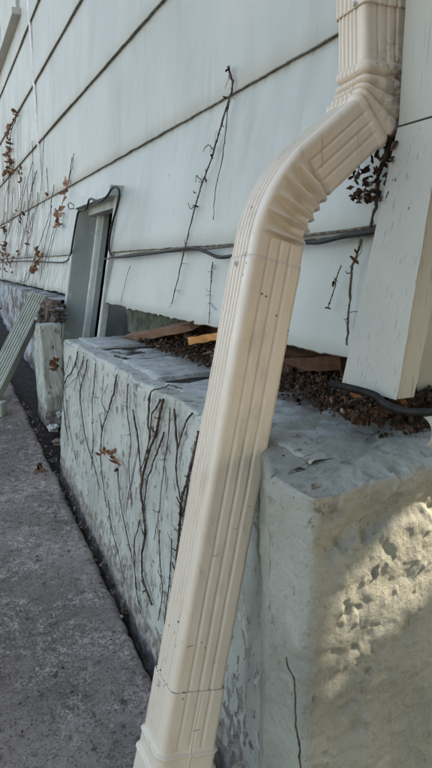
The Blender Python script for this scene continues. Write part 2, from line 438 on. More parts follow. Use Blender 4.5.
print('corner board', a0, a1, b0)
zb_ = (a0[2]+a1[2])/2; zk = b0[2]
tag(corner_board('corner_board', [(zk-.0015, XW-.022-TILT*max(0, ZF-zk), b0[1], a1[1]+.012, .040), (zb_, XW-.022-TILT*(ZF-zb_), a0[1], a1[1], .028)], M['trim'], 3), 'lower corner board leaning outwards, paint cracked along the grain')
corner_board('corner_board', [(2.9, XW-.048, b0[1]+.002, .47, .07), (zk+.0015, XW-.0485, b0[1]+.001, .47, .07)], M['trim'], 8)
# flashing-like end trim behind the corner board edge is the end wall itself

# basement window
zwb = ZT+.002
def slanted(name, y0, y1, z0, z1, xf0, xf1, mat, parent, seed=0, cuts=12):
    """board whose front follows the kicked-out wall; xf0..xf1 = offsets from the wall plane (- = proud)"""
    V = []; n = cuts; 
    for i in range(n+1):
        z = z0+(z1-z0)*i/n; px = XW-TILT*(ZF-z); w = .0022*fbm(z*14, seed, 2); b = .003
        ya, yb = y0+w, y1+.002*fbm(z*17, seed+5, 1); xa, xb = px+xf0+.0015*fbm(z*16, 4, seed), px+xf1
        V += [(xb, ya, z), (xa+b, ya, z), (xa, ya+b, z), (xa, yb-b, z), (xa+b, yb, z), (xb, yb, z)]
    bm = bmesh.new(); vs = [bm.verts.new(v) for v in V]
    for f in grid_faces(n+1, 6, True)+[tuple(range(6)), tuple(n*6+i for i in range(6))]: bm.faces.new([vs[i] for i in f])
    return bm_obj(name, bm, mat, parent)
zfar = ground_z(2.2)+.10
win = slanted('basement_window', Y1W-.002, Y1W+.032, zfar, ZHEAD+.02, -.030, .085, M['frame'], house, 1)
tag(win, 'green painted basement window frame with its opening left dark')
slanted('stop_strip', Y1W-.016, Y1W-.0025, zfar+.02, ZHEAD-.02, .046, .057, M['white'], win, 2)
slanted('sash_stile', Y1W-.055, Y1W-.0025, zfar+.03, ZHEAD-.022, .0575, .080, M['frame'], win, 3)
slanted('jamb', Y0W-.016, Y0W-.001, -.33, ZHEAD+.018, -.010, .012, M['pale'], win, 4)
slanted('head', Y0W-.030, Y1W+.034, ZHEAD-.006, ZHEAD+.024, -.036, .02, M['frame'], win, 5, 3)
slanted('head_stop', Y0W, Y1W-.003, ZHEAD-.032, ZHEAD-.0045, .012, .06, M['pale'], win, 6, 3)
slanted('pane', Y0W, Y1W-.056, zfar+.05, ZHEAD-.03, .10, .106, M['glass'], win, 7, 3)
bm_obj('recess_back', box_bm(.80, .84, Y0W-.1, Y1W+.1, -.6, ZHEAD+.05, bev=0), M['dark'], house)
# high window whose sill corner shows at the upper left
s0 = on_wall(0, 54, .03); s1 = on_wall(19, 6, .03)
zs_ = (s0[2]+s1[2])/2
hw = bm_obj('upper_window', box_bm(XW-.012, XW+.03, 3.75, 5.6, zs_+.035, zs_+1.1, bev=.002), M['trim'], house)
bm_obj('sill', box_bm(XW-.045, XW+.02, 3.68, 5.66, zs_, zs_+.034, bev=.004), M['trim'], hw)
bm_obj('pane', box_bm(XW-.014, XW+.02, 4.5, 5.5, zs_+.12, zs_+1.0, bev=0), M['glass'], hw)
# white caulk run down an upright joint
ca = on_wall(26.5, -6, .004); cb = on_wall(37, 142, .004); cc = on_wall(41, 190, .004)
Bg = Bag()
for (p, q, r) in ((ca, cb, .010), (cb, cc, .006)):
    pts = [p+(q-p)*t for t in np.linspace(0, 1, 30)]
    V = []
    for i, c in enumerate(pts):
        w = r*(1+.5*fbm(c[2]*20, 1, 2)); x = wall_x(c[2])
        V += [(x+.004, c[1]-w, c[2]), (x-.004, c[1]-w*.6, c[2]), (x-.004, c[1]+w*.6, c[2]), (x+.004, c[1]+w, c[2])]
    Bg.add(V, grid_faces(30, 4))
tag(Bg.build('caulk_strip', M['white'], house), 'white caulk run down an upright joint in the siding')
# rotten sill beam under the siding
rot = bm_obj('sill_beam', box_bm(.525, .595, .62, 1.30, ZT+.02, -.085, .022, 14, .004, 3), M['rot'], house)
tag(rot, 'rotten brown sill beam showing in the gap under the siding')
bm_obj('skirt_panel', box_bm(.555, .575, 1.33, Y0W+.03, ZT-.02, -.08, .003, 6, .002, 4), M['moss'], house)

# ------------------------------------------------------------------ foundation
found = thing('foundation_wall', 'painted masonry foundation ledge with battered face and lumpy parged corner pier', 'wall')
# ledge face with rolled rim; folds back at the far end
YB0, YB1 = .475, on_block(62, 350)[1]
print('block far end', YB1)
prof = []
yl = list(np.linspace(YB0, .62, 20))+list(np.linspace(.625, YB1-.012, 230))
V = []; NV = 70
path = [(y, 0., 0.) for y in yl]+[(YB1-.012+.012*math.sin(a), .012*(1-math.cos(a)), 1) for a in np.linspace(.2, math.pi/2, 6)]+[(YB1, .012+d, 1) for d in np.linspace(.02, .25, 20)]
for (y, dx, e) in path:
    gz = ground_z(y)-.06
    for j in range(NV):
        if j < 56:
            t = j/55; z = gz+(ZT-.006-gz)*t; x = block_x(z)
        elif j < 63:
            a = (j-56)/6*math.pi/2; z = ZT-.006+.006*math.sin(a); x = block_x(ZT)+.006*(1-math.cos(a))
        else:
            x = block_x(ZT)+.006+(j-62)*.0055; z = ZT-.0002*(j-62)
        h = .004*fbm(y*11, z*11, 2, 1, 4)+.0015*fbm(y*60, z*60, 4, 1, 3)
        notch = .03*max(0, min(1, (.645-y)/.03)) if y < .645 else 0
        V.append((x+dx+h+notch, y, z+(h*.8 if j >= 56 else 0)))
mesh('ledge_face', V, grid_faces(len(path), NV), M['block'], found, True)
# top slabs, each its own piece with open joints
cuts = [.47, .93, 1.175, 1.36, YB1-.006]
for i in range(len(cuts)-1):
    y0, y1 = cuts[i]+.017, cuts[i+1]-.017
    V = []; nx, ny = 26, 40
    dz = (-.002, .003, -.004, .001)[i]
    for a in range(nx):
        for b in range(ny):
            x = XB+.024+(.60-XB-.024)*a/(nx-1); y = y0+(y1-y0)*min(1, max(0, (b-1)/(ny-3)))
            y += .010*(a/(nx-1))*(1 if b in (0, ny-1) else 0)+.004*fbm(x*20, i, b > ny/2)*(1 if b in (0, ny-1) else 0)
            ed = 1 if (b in (0, ny-1) or a == 0) else 0
            z = ZT+.001+dz+.0035*fbm(x*16, y*16, i)+.0015*fbm(x*70, y*70, i)-(.030 if ed else 0)
            V.append((x, y, z))
    mesh('slab', V, grid_faces(nx, ny), M['slab'], found, True)
bm_obj('joint_bed', box_bm(XB+.02, .62, .50, YB1-.02, ZT-.08, ZT-.005, .003, 10, 0), M['dark'], found)
bm_obj('inner_wall', box_bm(.60, .66, .50, 7.4, -1.2, -.09, .004, 8, 0, 5), M['dark'], found)
bm_obj('crumbled_mortar', box_bm(.505, .60, .60, 1.42, ZT-.01, ZT+.026, .022, 14, .006, 8), M['mortar'], found, True)

# lumpy corner pier
xp, yp = .279, .398
P0 = np.array([.346, .62]); P1 = np.array([xp-.004, .468]); P2 = np.array([xp, yp]); P3 = np.array([1.6, yp-.005])
def pier_path():
    pts = []
    for t in np.linspace(0, 1, 24): pts.append(P0+(P1-P0)*t)
    for t in np.linspace(.02, .55, 44): pts.append(P1+(P2-P1)*t)
    a = P1+(P2-P1)*.76; c = P2+(P3-P2)*.010
    for t in np.linspace(0, 1, 36): pts.append((1-t)**2*a+2*t*(1-t)*P2+t*t*c)
    for t in np.concatenate([np.linspace(.021, .24, 190), np.linspace(.25, 1, 30)]): pts.append(P2+(P3-P2)*t)
    return pts
pp = pier_path()
cen = np.array([.62, .66]); V = []; NB, NR, NTP = 260, 14, 60
TT = ZT-.004
for i, p in enumerate(pp):
    q = pp[min(i+1, len(pp)-1)]-pp[max(i-1, 0)]; nrm = np.array([q[1], -q[0]]); nrm = nrm/np.linalg.norm(nrm)
    if nrm[1] > .9: nrm = -nrm
    s = i/len(pp)
    gz = -.74
    front = sst(p[0], xp+.004, xp+.05) if p[1] < yp+.03 else 0.
    rise = .028*min(1, max(0, (p[0]-xp-.03)/.22))
    for j in range(NB+NR+NTP):
        rr = .009
        if j < NB:
            t = j/(NB-1); z = gz+(TT+rise-rr-gz)*t; o = 0.; 
        elif j < NB+NR:
            a = (j-NB+1)/NR*math.pi/2; z = TT+rise-rr+rr*math.sin(a); o = rr*(1-math.cos(a)); t = 1
        else:
            k = (j-NB-NR+1)/NTP; z = TT+rise+.010*k; o = rr+.30*k; t = 1
        inw = -nrm
        if j >= NB+NR:
            dd = cen-p; dd = dd/np.linalg.norm(dd); k = (j-NB-NR+1)/NTP; inw = (1-min(1, k*3))*inw+min(1, k*3)*(dd if p[0] < .6 else np.array([0, 1.]))
        X, Y = p+inw*o
        low = fbm(X*5+1, Y*5, z*5, 1, 3); mid = fbm(X*17, Y*17+3, z*17, 1, 3); hi = fbm(X*55, Y*55, z*55+2, 1, 3)
        rid = abs(fbm(X*9+4, Y*9, z*9+1, 1, 3))
        h = .008*low+.0022*mid+(.0016+.0007*front)*hi-.0010*(max(0, .03-rid)/.03)*(.1+.9*front)
        # spalled upper part of the front face above a ragged diagonal scar
        if front:
            sc = z-(-.276+.40*max(0, min(X-.283, .075))+.020*fbm(X*22, 3, 1, 1, 3)+.007*fbm(X*90, z*40, 1, 1, 2))
            top_ = TT+rise
            if sc > 0: h -= front*(.013*sst(sc, 0, .014+.008*n3(X, 2, z, 40))*(1-sst(z, top_-.06, top_-.012))+.0012*fbm(X*110, z*110, 5, 1, 2))
        bl = max(0, n3(X, Y, z, 130)-.40); h += .007*bl
        if NB-14 < j < NB+NR+3 or .30 < s < .42:                # chipped arrises
            h -= .010*max(0, fbm(X*38, Y*38, z*38+4, 1, 3)-.28)
        if j < NB+NR:
            cosz = 1 if j < NB else math.cos((j-NB+1)/NR*math.pi/2)
            X += nrm[0]*h*cosz; Y += nrm[1]*h*cosz; z += h*(1-cosz)
        else:
            z += h*.75
        V.append((X, Y, z))
pier = mesh('corner_pier', V, grid_faces(len(pp), NB+NR+NTP), M['pier'], found, True)
tag(pier, 'lumpy painted concrete corner with blistered paint')

# far foundation beyond the ledge
V = []; n1, n2 = 120, 40
for i in range(n1):
    y = 2.30+(6.8-2.30)*(i/(n1-1))**1.6
    for j in range(n2):
        gz = ground_z(y)-.05; zt = min(-.13, -.13)
        t = j/(n2-1); z = gz+(zt-gz)*min(1, t/.8)
        x = .40-.02*(1-t)+(max(0, t-.8)*.8)
        h = .022*fbm(y*6, z*6, 2)+.008*fbm(y*25, z*25, 1)
        V.append((x+h, y, z+(.4*h if t > .8 else 0)))
tag(mesh('rubble_wall', V, grid_faces(n1, n2), M['rubble'], found, True), 'ragged far stretch of foundation with blue-grey paint peeling off')
def lump(name, c, size, mat, parent, seed, jit=.3, sub=2):
    bm = bmesh.new(); bmesh.ops.create_icosphere(bm, subdivisions=sub, radius=1)
    for v in bm.verts:
        d = v.co.copy(); k = max(abs(d.x), abs(d.y), abs(d.z)); d = d*(.55+.45/k*.8)
        f = 1+jit*fbm(d.x*1.3+seed, d.y*1.3, d.z*1.3, 1, 3)
        v.co = Vector((c[0]+d.x*size[0]*f, c[1]+d.y*size[1]*f, c[2]+d.z*size[2]*f))
    return bm_obj(name, bm, mat, parent, False)
pb = on_y(48, 372, 1.80)
bm_obj('stub_pier', box_bm(.295, .365, 1.95, 2.10, ground_z(1.95)-.03, -.195, .010, 9, .008, 2), M['block'], found)
lump('dark_rot', (.335, 2.06, -.33), (.03, .10, .17), M['bark'], found, 4, .5, 4)

for i, (u, v, yy, sz, mt) in enumerate(((52, 305, 2.25, .035, 'mortar'), (57, 313, 2.2, .03, 'rubble'), (50, 317, 2.2, .035, 'rubble'), (58, 320, 2.15, .022, 'rubble'), (44, 322, 2.3, .03, 'bark'))):
    lump('rubble_stone', on_y(u, v, yy), (sz*1.2, sz, sz*.6), M[mt], found, 6+i, .6, 3)

# ------------------------------------------------------------------ downspout
spout = thing('downspout', 'cream ribbed metal downspout with two crimped elbows leaning down past the ledge', 'downspout')
HY, HX = .0262, .0312                                # half width along the wall / out from it
def yv(v): return float(np.interp(v, [0, 90, 250, 720, 900], [.612, .610, .566, .535, .525]))
def pp_(u, v): return on_y(u, v, yv(v))
A, B_, C_, D_ = pp_(372, -70), pp_(372, 112), pp_(277, 199), pp_(192-.183*(900-665), 900)
def fillet(a, b, c, l, n):
    d1 = (a-b)/np.linalg.norm(a-b); d2 = (c-b)/np.linalg.norm(c-b)
    s, e = b+d1*l, b+d2*l
    return [(1-t)**2*s+2*t*(1-t)*b+t*t*e for t in np.linspace(0, 1, n)]
raw = [A]+fillet(A, B_, C_, .036, 40)+fillet(B_, C_, D_, .056, 60)+[D_]
raw = np.array(raw); seg = np.r_[0, np.cumsum(np.linalg.norm(np.diff(raw, axis=0), axis=1))]
LEN = seg[-1]
def axis_at(s): return np.array([np.interp(s, seg, raw[:, i]) for i in range(3)])
def frame_at(s):
    t = axis_at(min(LEN, s+.004))-axis_at(max(0, s-.004)); t /= np.linalg.norm(t)
    b = np.array([0, 1., 0]); b = b-t*b.dot(t); b /= np.linalg.norm(b)
    n = np.cross(t, b); n = n if n[0] < 0 else -n
    return axis_at(s), t, n, b
def s_of_v(v):
    best, bs = 1e9, 0
    for s in np.linspace(0, LEN, 1500):
        p = axis_at(s); z = p.dot(CF); pv_ = 384-FPX*p.dot(CU)/z
        if abs(pv_-v) < best: best, bs = abs(pv_-v), s
    return bs
# rounded-rectangle profile as (n, b, outward n, outward b, face, coordinate along face)
def profile(grow=0.):
    hx, hy, r = HX+grow, HY+grow, .0065
    P = []
    def face(p0, p1, nn, nb, tag_, n):
        for t in np.linspace(0, 1, n, endpoint=False):
            P.append((p0[0]+(p1[0]-p0[0])*t, p0[1]+(p1[1]-p0[1])*t, nn, nb, tag_, t))
    def arc(c, a0, tag_):
        for t in np.linspace(0, 1, 8, endpoint=False):
            a = a0+t*math.pi/2
            P.append((c[0]+r*math.cos(a), c[1]+r*math.sin(a), math.cos(a), math.sin(a), tag_, t))
    face((hx, hy-r), (hx, -hy+r), 1, 0, 'front', 60); arc0 = (hx-r, -hy+r)
    for t in np.linspace(0, 1, 9, endpoint=False):
        a = -t*math.pi/2; P.append((arc0[0]+r*math.cos(a), arc0[1]+r*math.sin(a), math.cos(a), math.sin(a), 'c', t))
    face((hx-r, -hy), (-hx+r, -hy), 0, -1, 'side', 64)
    for t in np.linspace(0, 1, 9, endpoint=False):
        a = -math.pi/2-t*math.pi/2; P.append((-hx+r+r*math.cos(a), -hy+r+r*math.sin(a), math.cos(a), math.sin(a), 'c', t))
    face((-hx, -hy+r), (-hx, hy-r), -1, 0, 'back', 20)
    for t in np.linspace(0, 1, 9, endpoint=False):
        a = math.pi-t*math.pi/2; P.append((-hx+r+r*math.cos(a), hy-r+r*math.sin(a), math.cos(a), math.sin(a), 'c', t))
    face((-hx+r, hy), (hx-r, hy), 0, 1, 'far', 40)
    for t in np.linspace(0, 1, 9, endpoint=False):
        a = math.pi/2-t*math.pi/2; P.append((hx-r+r*math.cos(a), hy-r+r*math.sin(a), math.cos(a), math.sin(a), 'c', t))
    return P
def ribs(face, t):
    """fixed corrugation of the sheet: depth below the skin"""
    if face == 'front':
        for c in (.04, .22, .40, .58, .76):
            d = abs(t-c)
            if d < .055: return -.0021*(.5+.5*math.cos(math.pi*d/.055))
    if face in ('side', 'far'):
        tt = t if face == 'side' else 1-t
        for c, w, a in ((.24, .055, .0017), (.50, .06, .0019), (.76, .06, .0018)):
            d = abs(tt-c)
            if d < w: return -a*(.5+.5*math.cos(math.pi*d/w))
    return 0.
s_sleeve, s_seam, s_conn = s_of_v(16), s_of_v(262), s_of_v(677)
sB = seg[1]; sB2 = seg[40]; sC = seg[41]; sC2 = seg[100]
print('pipe', LEN, s_sleeve, sB, sB2, sC, sC2, s_seam, s_conn)
def crimp(s, pn, face, t):
    """folds pressed into the inner side of each bend"""
    fr = pn/HX                                       # +1 front .. -1 back
    d = 0.
    lo, hi = U_LO, U_HI
    if lo < s < hi:                                  # upper elbow: four rolls right round the pipe
        x = (s-lo)/(hi-lo)*5
        w = sst(s, lo, lo+.003)*(1-sst(s, hi-.003, hi))
        k = .75+.25*sst(fr, -1.1, .4)
        fx = x-math.floor(x)
        d += w*k*(.0072*math.sin(math.pi*fx)**.48-.0038)
    lo, hi = sC+.010, sC2-.008
    if lo < s < hi and face in ('side', 'far', 'back', 'c'):
        x = (s-lo)/(hi-lo)*5                          # lower elbow: six wedge folds closing towards the back
        i = math.floor(x); fx = x-i
        reach = (.60, .85, .70, .82, .74, .55)[min(5, int(i))]
        k = max(0, min(1, (-fr+reach)/(reach+.35)))*(1-.68*sst(-fr, .40, 1.))
        cr = (1-(.70-fx)/.62)**1.4 if .08 < fx < .70 else max(0., 1-(fx-.70)/.12) if fx >= .70 else 0.
        d += k*(.0165*cr-.0100)
    return d
U_LO, U_HI = s_of_v(68), sB2+.006
PIPE_TAG = {}
def pipe_part(name, s0, s1, n, grow, parent=spout, fold=True, extra=None, rim=True, rib_mask=None):
    P = profile(grow); V = []
    ss = list(np.linspace(s0, s1, n))
    rings = [(s, 0.) for s in ss]
    if rim: rings = [(s0, -.0016)]+rings+[(s1, -.0016)]
    for s, g in rings:
        c, t, nv, bv = frame_at(s)
        for (a, b, na, nb, fc, ft) in P:
            d = g+ribs(fc, ft)*(rib_mask(s, fc) if rib_mask else 1)
            if fold: d += crimp(s, a, fc, ft)
            if extra: d += extra(s, a, b, fc, ft)
            d += .0005*fbm(s*30, a*60, b*60+3, 1, 2)+.0007*fbm(s*11, a*25, b*25+8, 1, 2)
            V.append(c+nv*(a+na*d)+bv*(b+nb*d))
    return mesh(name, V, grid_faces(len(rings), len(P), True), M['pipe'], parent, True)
sl_ = pipe_part('upper_length', 0, s_sleeve, 40, .0019, fold=False)
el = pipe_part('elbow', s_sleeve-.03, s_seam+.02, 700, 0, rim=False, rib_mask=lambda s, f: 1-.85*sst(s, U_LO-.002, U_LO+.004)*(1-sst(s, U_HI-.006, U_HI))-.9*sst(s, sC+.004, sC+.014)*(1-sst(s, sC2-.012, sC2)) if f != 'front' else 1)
ll = pipe_part('lower_length', s_seam, s_conn+.03, 90, .0007, fold=False)
def conn_extra(s, a, b, fc, ft):
    d = 0
    for k in (s_of_bead1, s_of_bead2):
        q = (s-k)
        d += .0020*math.exp(-(q/.0022)**2)+.0020*sst(s, k-.0022, k+.0002)
    if fc == 'side':
        d += .0016*math.exp(-((ft-.52)/.014)**2)*(.6+.4*math.sin(s*2600))-.0010*math.exp(-((ft-.56)/.012)**2)
    return d
s_of_bead1, s_of_bead2 = s_of_v(737), s_of_v(755)
cn = pipe_part('connector', s_conn, LEN, 260, .0026, fold=False, extra=conn_extra, rib_mask=lambda s, f: .8*(1-sst(s, s_of_bead1-.012, s_of_bead1-.002)))
def screw(s, face, t, r, grow):
    P = [q for q in profile(grow) if q[4] == face]; q = P[int(t*(len(P)-1))]
    c, tt, nv, bv = frame_at(s)
    n = nv*q[2]+bv*q[3]; p = c+nv*q[0]+bv*q[1]; e = np.cross(n, tt)
    V, Fc = [], []
    for k, (h, rr) in enumerate(((-.001, 1.5), (.0006, 1.5), (.001, 1.0), (.0030, .95), (.0036, .6), (.0036, 0.01))):
        for i in range(12):
            a = i/12*2*math.pi
            V.append(p+n*h+(tt*math.cos(a)+e*math.sin(a))*r*rr)
    return mesh('screw', V, grid_faces(6, 12, True), M['zinc'], spout)
screw(s_of_v(13), 'front', .78, .0026, .0019)
screw(s_of_v(270), 'front', .40, .0020, .0012)
screw(s_of_v(684), 'front', .42, .0018, .0030)

# ------------------------------------------------------------------ cables
def cable(name, pts, r, label, group=None, mat='cable', wob=0):
    V, Fc = tube_data(smooth_path(pts, 8), r, r, 8, 0, wob)
    return tag(mesh(name, V, Fc, M[mat], None, True), label, 'cable', group)
W = on_wall
main = [W(-12, 263, .010), W(20, 261, .012), W(48, 262, .012), W(64, 262, .012), W(70, 256, .030), W(73, 240, .040), W(76, 222, .044), W(79, 211, .048), W(86, 209, .048), W(90, 199, .048), W(99, 202, .048),
        W(107, 196, .048), W(113, 187.5, .046), W(119, 190, .044), W(118, 203, .040), W(112, 225, .032), W(109, 245, .016), W(112, 256, .012), W(122, 257, .012), W(140, 255, .012), W(170, 251, .012), W(192, 248, .012), W(206, 252, .014), W(218, 257, .014), W(232, 256, .014),
        W(262, 250, .014), W(300, 243, .014), W(320, 242, .014), W(345, 236, .014), W(372, 232, .012), W(392, 228, .004)]
cable('black_cable', main, .0034, 'black cable run along the low siding lap and looped over the basement window')
sec = [W(105, 259, .010), W(140, 253, .010), W(175, 251.5, .010), W(215, 248, .010), W(260, 242, .010), W(310, 235, .010), W(345, 231, .010), W(378, 226, .006)]
cable('thin_cable', sec, .0024, 'thin grey cable lying on the lap just above the black cable', mat='vine2')
cable('cable_end', [on_z(330, 383, ZT+.06), on_z(372, 394, ZT+.052), on_z(385, 404, ZT+.045), on_z(405, 411, ZT+.042), on_z(436, 412, ZT+.045)], .0042, 'black cable drooping below the corner board')
cable('cable_curl', [W(80, 212, .036), W(76, 208, .03), W(71, 203, .02), W(68, 205, .016), W(70, 209, .012), W(74, 208, .012)], .0020, 'thin wire curl at the upper left of the basement window')
# ------------------------------------------------------------------ vines
def leaf_mesh(p, size, R, curl=1.):
    d = np.array([R.uniform(-1, 1) for _ in range(3)]); d /= np.linalg.norm(d)+1e-6
    e = np.cross(d, [R.uniform(-1, 1) for _ in range(3)]); e /= np.linalg.norm(e)+1e-6; f = np.cross(d, e)
    V = []
    for i in range(5):
        t = i/4; w = math.sin(math.pi*(.08+.88*t))**.8*.24*R.uniform(.6, 1.3)
        for j in (-1, 0, 1):
            V.append(np.array(p)+size*(d*(t-.5)+e*j*w*(1+.15*R.uniform(-1, 1))+f*(curl*.30*abs(j)*w*3+curl*.6*(t-.5)**2+.09*R.uniform(-1, 1))))
    return V, grid_faces(5, 3)
def vine(label, pts, r0, r1, mat='vine', branches=(), leaves=(), lsize=.02, lmat='leaf', wob=.004, seed=1, nodes=0, name='dead_vine'):
    t = thing(name, label, 'vine', None, tuple(pts[-1] if pts[-1][2] < pts[0][2] else pts[0]))
    inv = np.array(t.location)
    def part(nm, V, Fc, mt): 
        return mesh(nm, [np.array(v)-inv for v in V], Fc, mt, t, True)
    R = random.Random(seed)
    sp = smooth_path(pts, 10); r0 *= .60; r1 *= .60
    if nodes:                                         # fine clinging rootlets
        rt = Bag()
        for k in range(int(nodes*.8)):
            i0 = R.randrange(len(sp)-1); q = sp[i0]; pl = [q]; dv = np.array([0, R.choice((-1, 1))*R.uniform(.3, 1), R.uniform(-1.2, .5)])
            for st_ in range(R.randrange(2, 6)):
                dv = dv+np.array([0, R.gauss(0, .35), R.gauss(-.1, .35)]); nx = pl[-1]+dv/np.linalg.norm(dv)*R.uniform(.004, .009)
                nx[0] = q[0]+(nx[2]-q[2])*(BAT if q[0] < .4 else TILT)+.002; pl.append(nx)
            V, Fc = tube_data(smooth_path(pl, 3), .0006, .0004, 4, .4); rt.add(V, Fc)
        ro = part('rootlets', rt.v, rt.f, M['vine2']); ro['kind'] = 'stuff'
    V, Fc = tube_data(sp, r0, r1, 6, .7, wob, seed)
    b = Bag(); b.add(V, Fc)
    for k in range(nodes//3):                            # little holdfast stubs
        q = sp[int(R.random()*(len(sp)-1))]; dv = np.array([-.3, R.uniform(-1, 1), R.uniform(-.6, .8)]); dv /= np.linalg.norm(dv)
        V, Fc = tube_data([q, q+dv*.006, q+dv*.010+np.array([0, 0, .004])], r1*.9, r1*.5, 4, .6); b.add(V, Fc)
    part('stem', b.v, b.f, M[mat])
    for i, br in enumerate(branches):
        V, Fc = tube_data(smooth_path(br, 8), r1*1.1, r1*.6, 5, .7, wob, seed+i+3); part('branch', V, Fc, M[mat])
    for p in leaves:
        V, Fc = leaf_mesh(p, lsize*R.uniform(.6, 1.3), R, 1.2); part('leaf', V, Fc, M[lmat])
    return t
def jit_leaves(fn, pts, n, du, dv, off, seed):
    R = random.Random(seed); out = []
    for i in range(n):
        u, v = pts[R.randrange(len(pts))]; out.append(fn(u+R.uniform(-du, du), v+R.uniform(-dv, dv), off+R.uniform(0, .012)))
    return out
# on the siding
vine('long dark vine climbing the bare siding left of the downspout', [W(u, v, .006) for u, v in ((228, 66), (233, 84), (229, 101), (221, 125), (214, 150), (203, 182), (196, 205), (188, 235), (180, 270), (172, 303))], .0034, .0018,
     branches=[[W(229, 101), W(226, 130), W(221, 165), W(215, 195), W(213, 220)], [W(214, 150), W(208, 146), W(203, 151)], [W(203, 182), W(197, 176), W(195, 182)], [W(196, 205), W(191, 208), W(188, 203)]],
     leaves=[W(229, 70, .012), W(226, 96, .012), W(211, 157, .012), W(205, 180, .012), W(196, 205, .012), W(194, 193, .012)], lsize=.010, lmat='litter', nodes=26, seed=3)
vine('reddish vine on the lowest board beside the corner board', [W(u, v, .008) for u, v in ((362, 240), (356, 252), (352, 270), (350, 295), (348, 320), (346, 346))], .0030, .0022, leaves=[W(357, 250, .014), W(353, 262, .014)], lsize=.012, seed=5, nodes=8, wob=.005, mat='vine2')
vine('short thin sprig with two seed knobs between the downspout and the corner board', [W(u, v, .008) for u, v in ((342, 266), (337, 278), (333, 292), (328, 308))], .0012, .0012, leaves=[W(335, 281, .01), W(328, 307, .01), W(334, 284, .012), W(329, 303, .012)], lsize=.008, lmat='litter', seed=6)
vine('pale pinkish dry leaf vine above the basement window', [W(u, v, .008) for u, v in ((72, 158), (70, 172), (66, 190), (62, 205), (57, 225), (50, 252), (47, 268))], .0028, .0016, leaves=jit_leaves(W, [(66, 182), (65, 192), (63, 200), (59, 216), (58, 224), (62, 208), (66, 176), (57, 226)], 16, 1.5, 4, .012, 4), lsize=.040, lmat='leafp', seed=7)
vine('leafy brown vine at the far left edge of the wall', [W(u, v, .008) for u, v in ((18, 115), (11, 132), (10, 150), (9, 175), (8, 205), (6, 235), (3, 262), (2, 290))], .004, .003, leaves=jit_leaves(W, [(8, 130), (9, 140), (8, 150), (16, 115), (9, 165), (5, 230), (6, 245), (4, 258), (10, 262), (8, 172)], 60, 3, 6, .012, 5), lsize=.042, seed=8, wob=.012)
vine('thin twig with tan leaves right of the leafy far vine', [W(u, v, .008) for u, v in ((19, 168), (20, 180), (21, 200), (21, 218), (19, 240), (16, 268))], .0028, .002, leaves=jit_leaves(W, [(20, 170), (20, 180), (21, 214), (20, 220), (38, 252), (40, 258), (36, 263), (33, 270)], 30, 2, 4, .012, 6), lsize=.032, seed=9, wob=.012)
for i, (lab, q) in enumerate((('fine dark stem just left of the white caulk run', ((32, 140), (33, 160), (32, 185), (28, 215), (22, 245), (15, 275))),
                              ('fine dark stem just right of the white caulk run', ((44, 137), (43, 155), (42, 180), (38, 205), (30, 235), (24, 262))),
                              ('slanting dark stem below the third siding lap, near the caulk run', ((52, 205), (46, 225), (38, 248), (26, 276), (15, 284))),
                              ('short upright twig crossing the lap above the basement window', ((74, 154), (72, 168), (69, 182), (68, 192))),
                              ('thin dark runner low on the boards left of the window', ((60, 205), (52, 235), (45, 262), (40, 280))),
                              ('bent dark stem arching to the far foundation', ((34, 262), (28, 278), (20, 284), (12, 288))))):
    vine(lab, [W(u, v, .008) for u, v in q], .0026, .0016, mat='vine' if i != 1 else 'vine2', seed=20+i, wob=.010)
vine('dotted dark root trace on the lowest board left of the downspout', [W(u, v, .003) for u, v in ((213, 262), (211, 280), (210, 300), (209, 322))], .0016, .001, seed=31, wob=.004, nodes=10)
vine('straight thin stem on the boards right of the basement window', [W(u, v, .003) for u, v in ((130, 266), (126, 280), (121, 302))], .0013, .001, seed=32, mat='vine2')
# on the ledge face
Bk = on_block
def bv(label, q, r0, r1, seed, branches=(), leaves=(), lsize=.03, mat='vine', nodes=6, wob=.004):
    return vine(label, [Bk(u, v, .005) for u, v in q], r0*1.02, r1*1.02, mat=mat, seed=seed, branches=[[Bk(u, v, .005) for u, v in b] for b in branches], leaves=[Bk(u, v, .012) for u, v in leaves], lsize=lsize, nodes=nodes, wob=wob)
bv('thick forked vine climbing the middle of the ledge face', ((163, 399), (158, 425), (150, 450), (144, 470), (141, 490), (143, 510), (145, 530), (142, 560), (143, 580), (152, 605)), .0038, .0026, 41,
   branches=[((150, 396), (148, 420), (149, 440), (141, 470)), ((164, 432), (158, 450), (152, 465), (146, 490), (144, 510)), ((160, 400), (152, 415), (150, 440)), ((133, 410), (138, 440), (140, 465), (141, 490))], nodes=20)
bv('braided dark vine emerging beside the downspout', ((199, 432), (194, 455), (188, 480), (182, 500), (180, 525), (178, 550), (174, 585)), .0034, .0026, 42,
   branches=[((174, 410), (177, 440), (176, 470), (180, 500)), ((192, 414), (186, 422), (178, 450)), ((199, 440), (190, 470), (186, 500), (181, 520), (178, 548))], nodes=30)
bv('slim vine down the left third of the ledge face', ((117, 374), (113, 395), (108, 412), (102, 432), (101, 460), (104, 490), (107, 508)), .0026, .0014, 43, branches=[((102, 432), (100, 416), (103, 412)), ((106, 412), (102, 400), (108, 384))])
bv('forked vine at the far end of the ledge face', ((78, 352), (74, 368), (66, 380), (63, 392), (65, 420), (68, 440)), .0030, .0018, 44, branches=[((84, 356), (80, 370), (74, 380), (66, 388)), ((70, 356), (66, 370), (62, 384))])
bv('crooked stem on the ledge face near its far end', ((88, 360), (84, 376), (80, 392), (82, 415), (86, 440), (95, 470), (100, 490)), .0024, .0014, 45, branches=[((83, 380), (80, 372), (81, 364))])
bv('faint low runner near the paving on the ledge face', ((118, 470), (120, 500), (128, 540), (134, 566)), .0018, .0012, 46, mat='vine2')
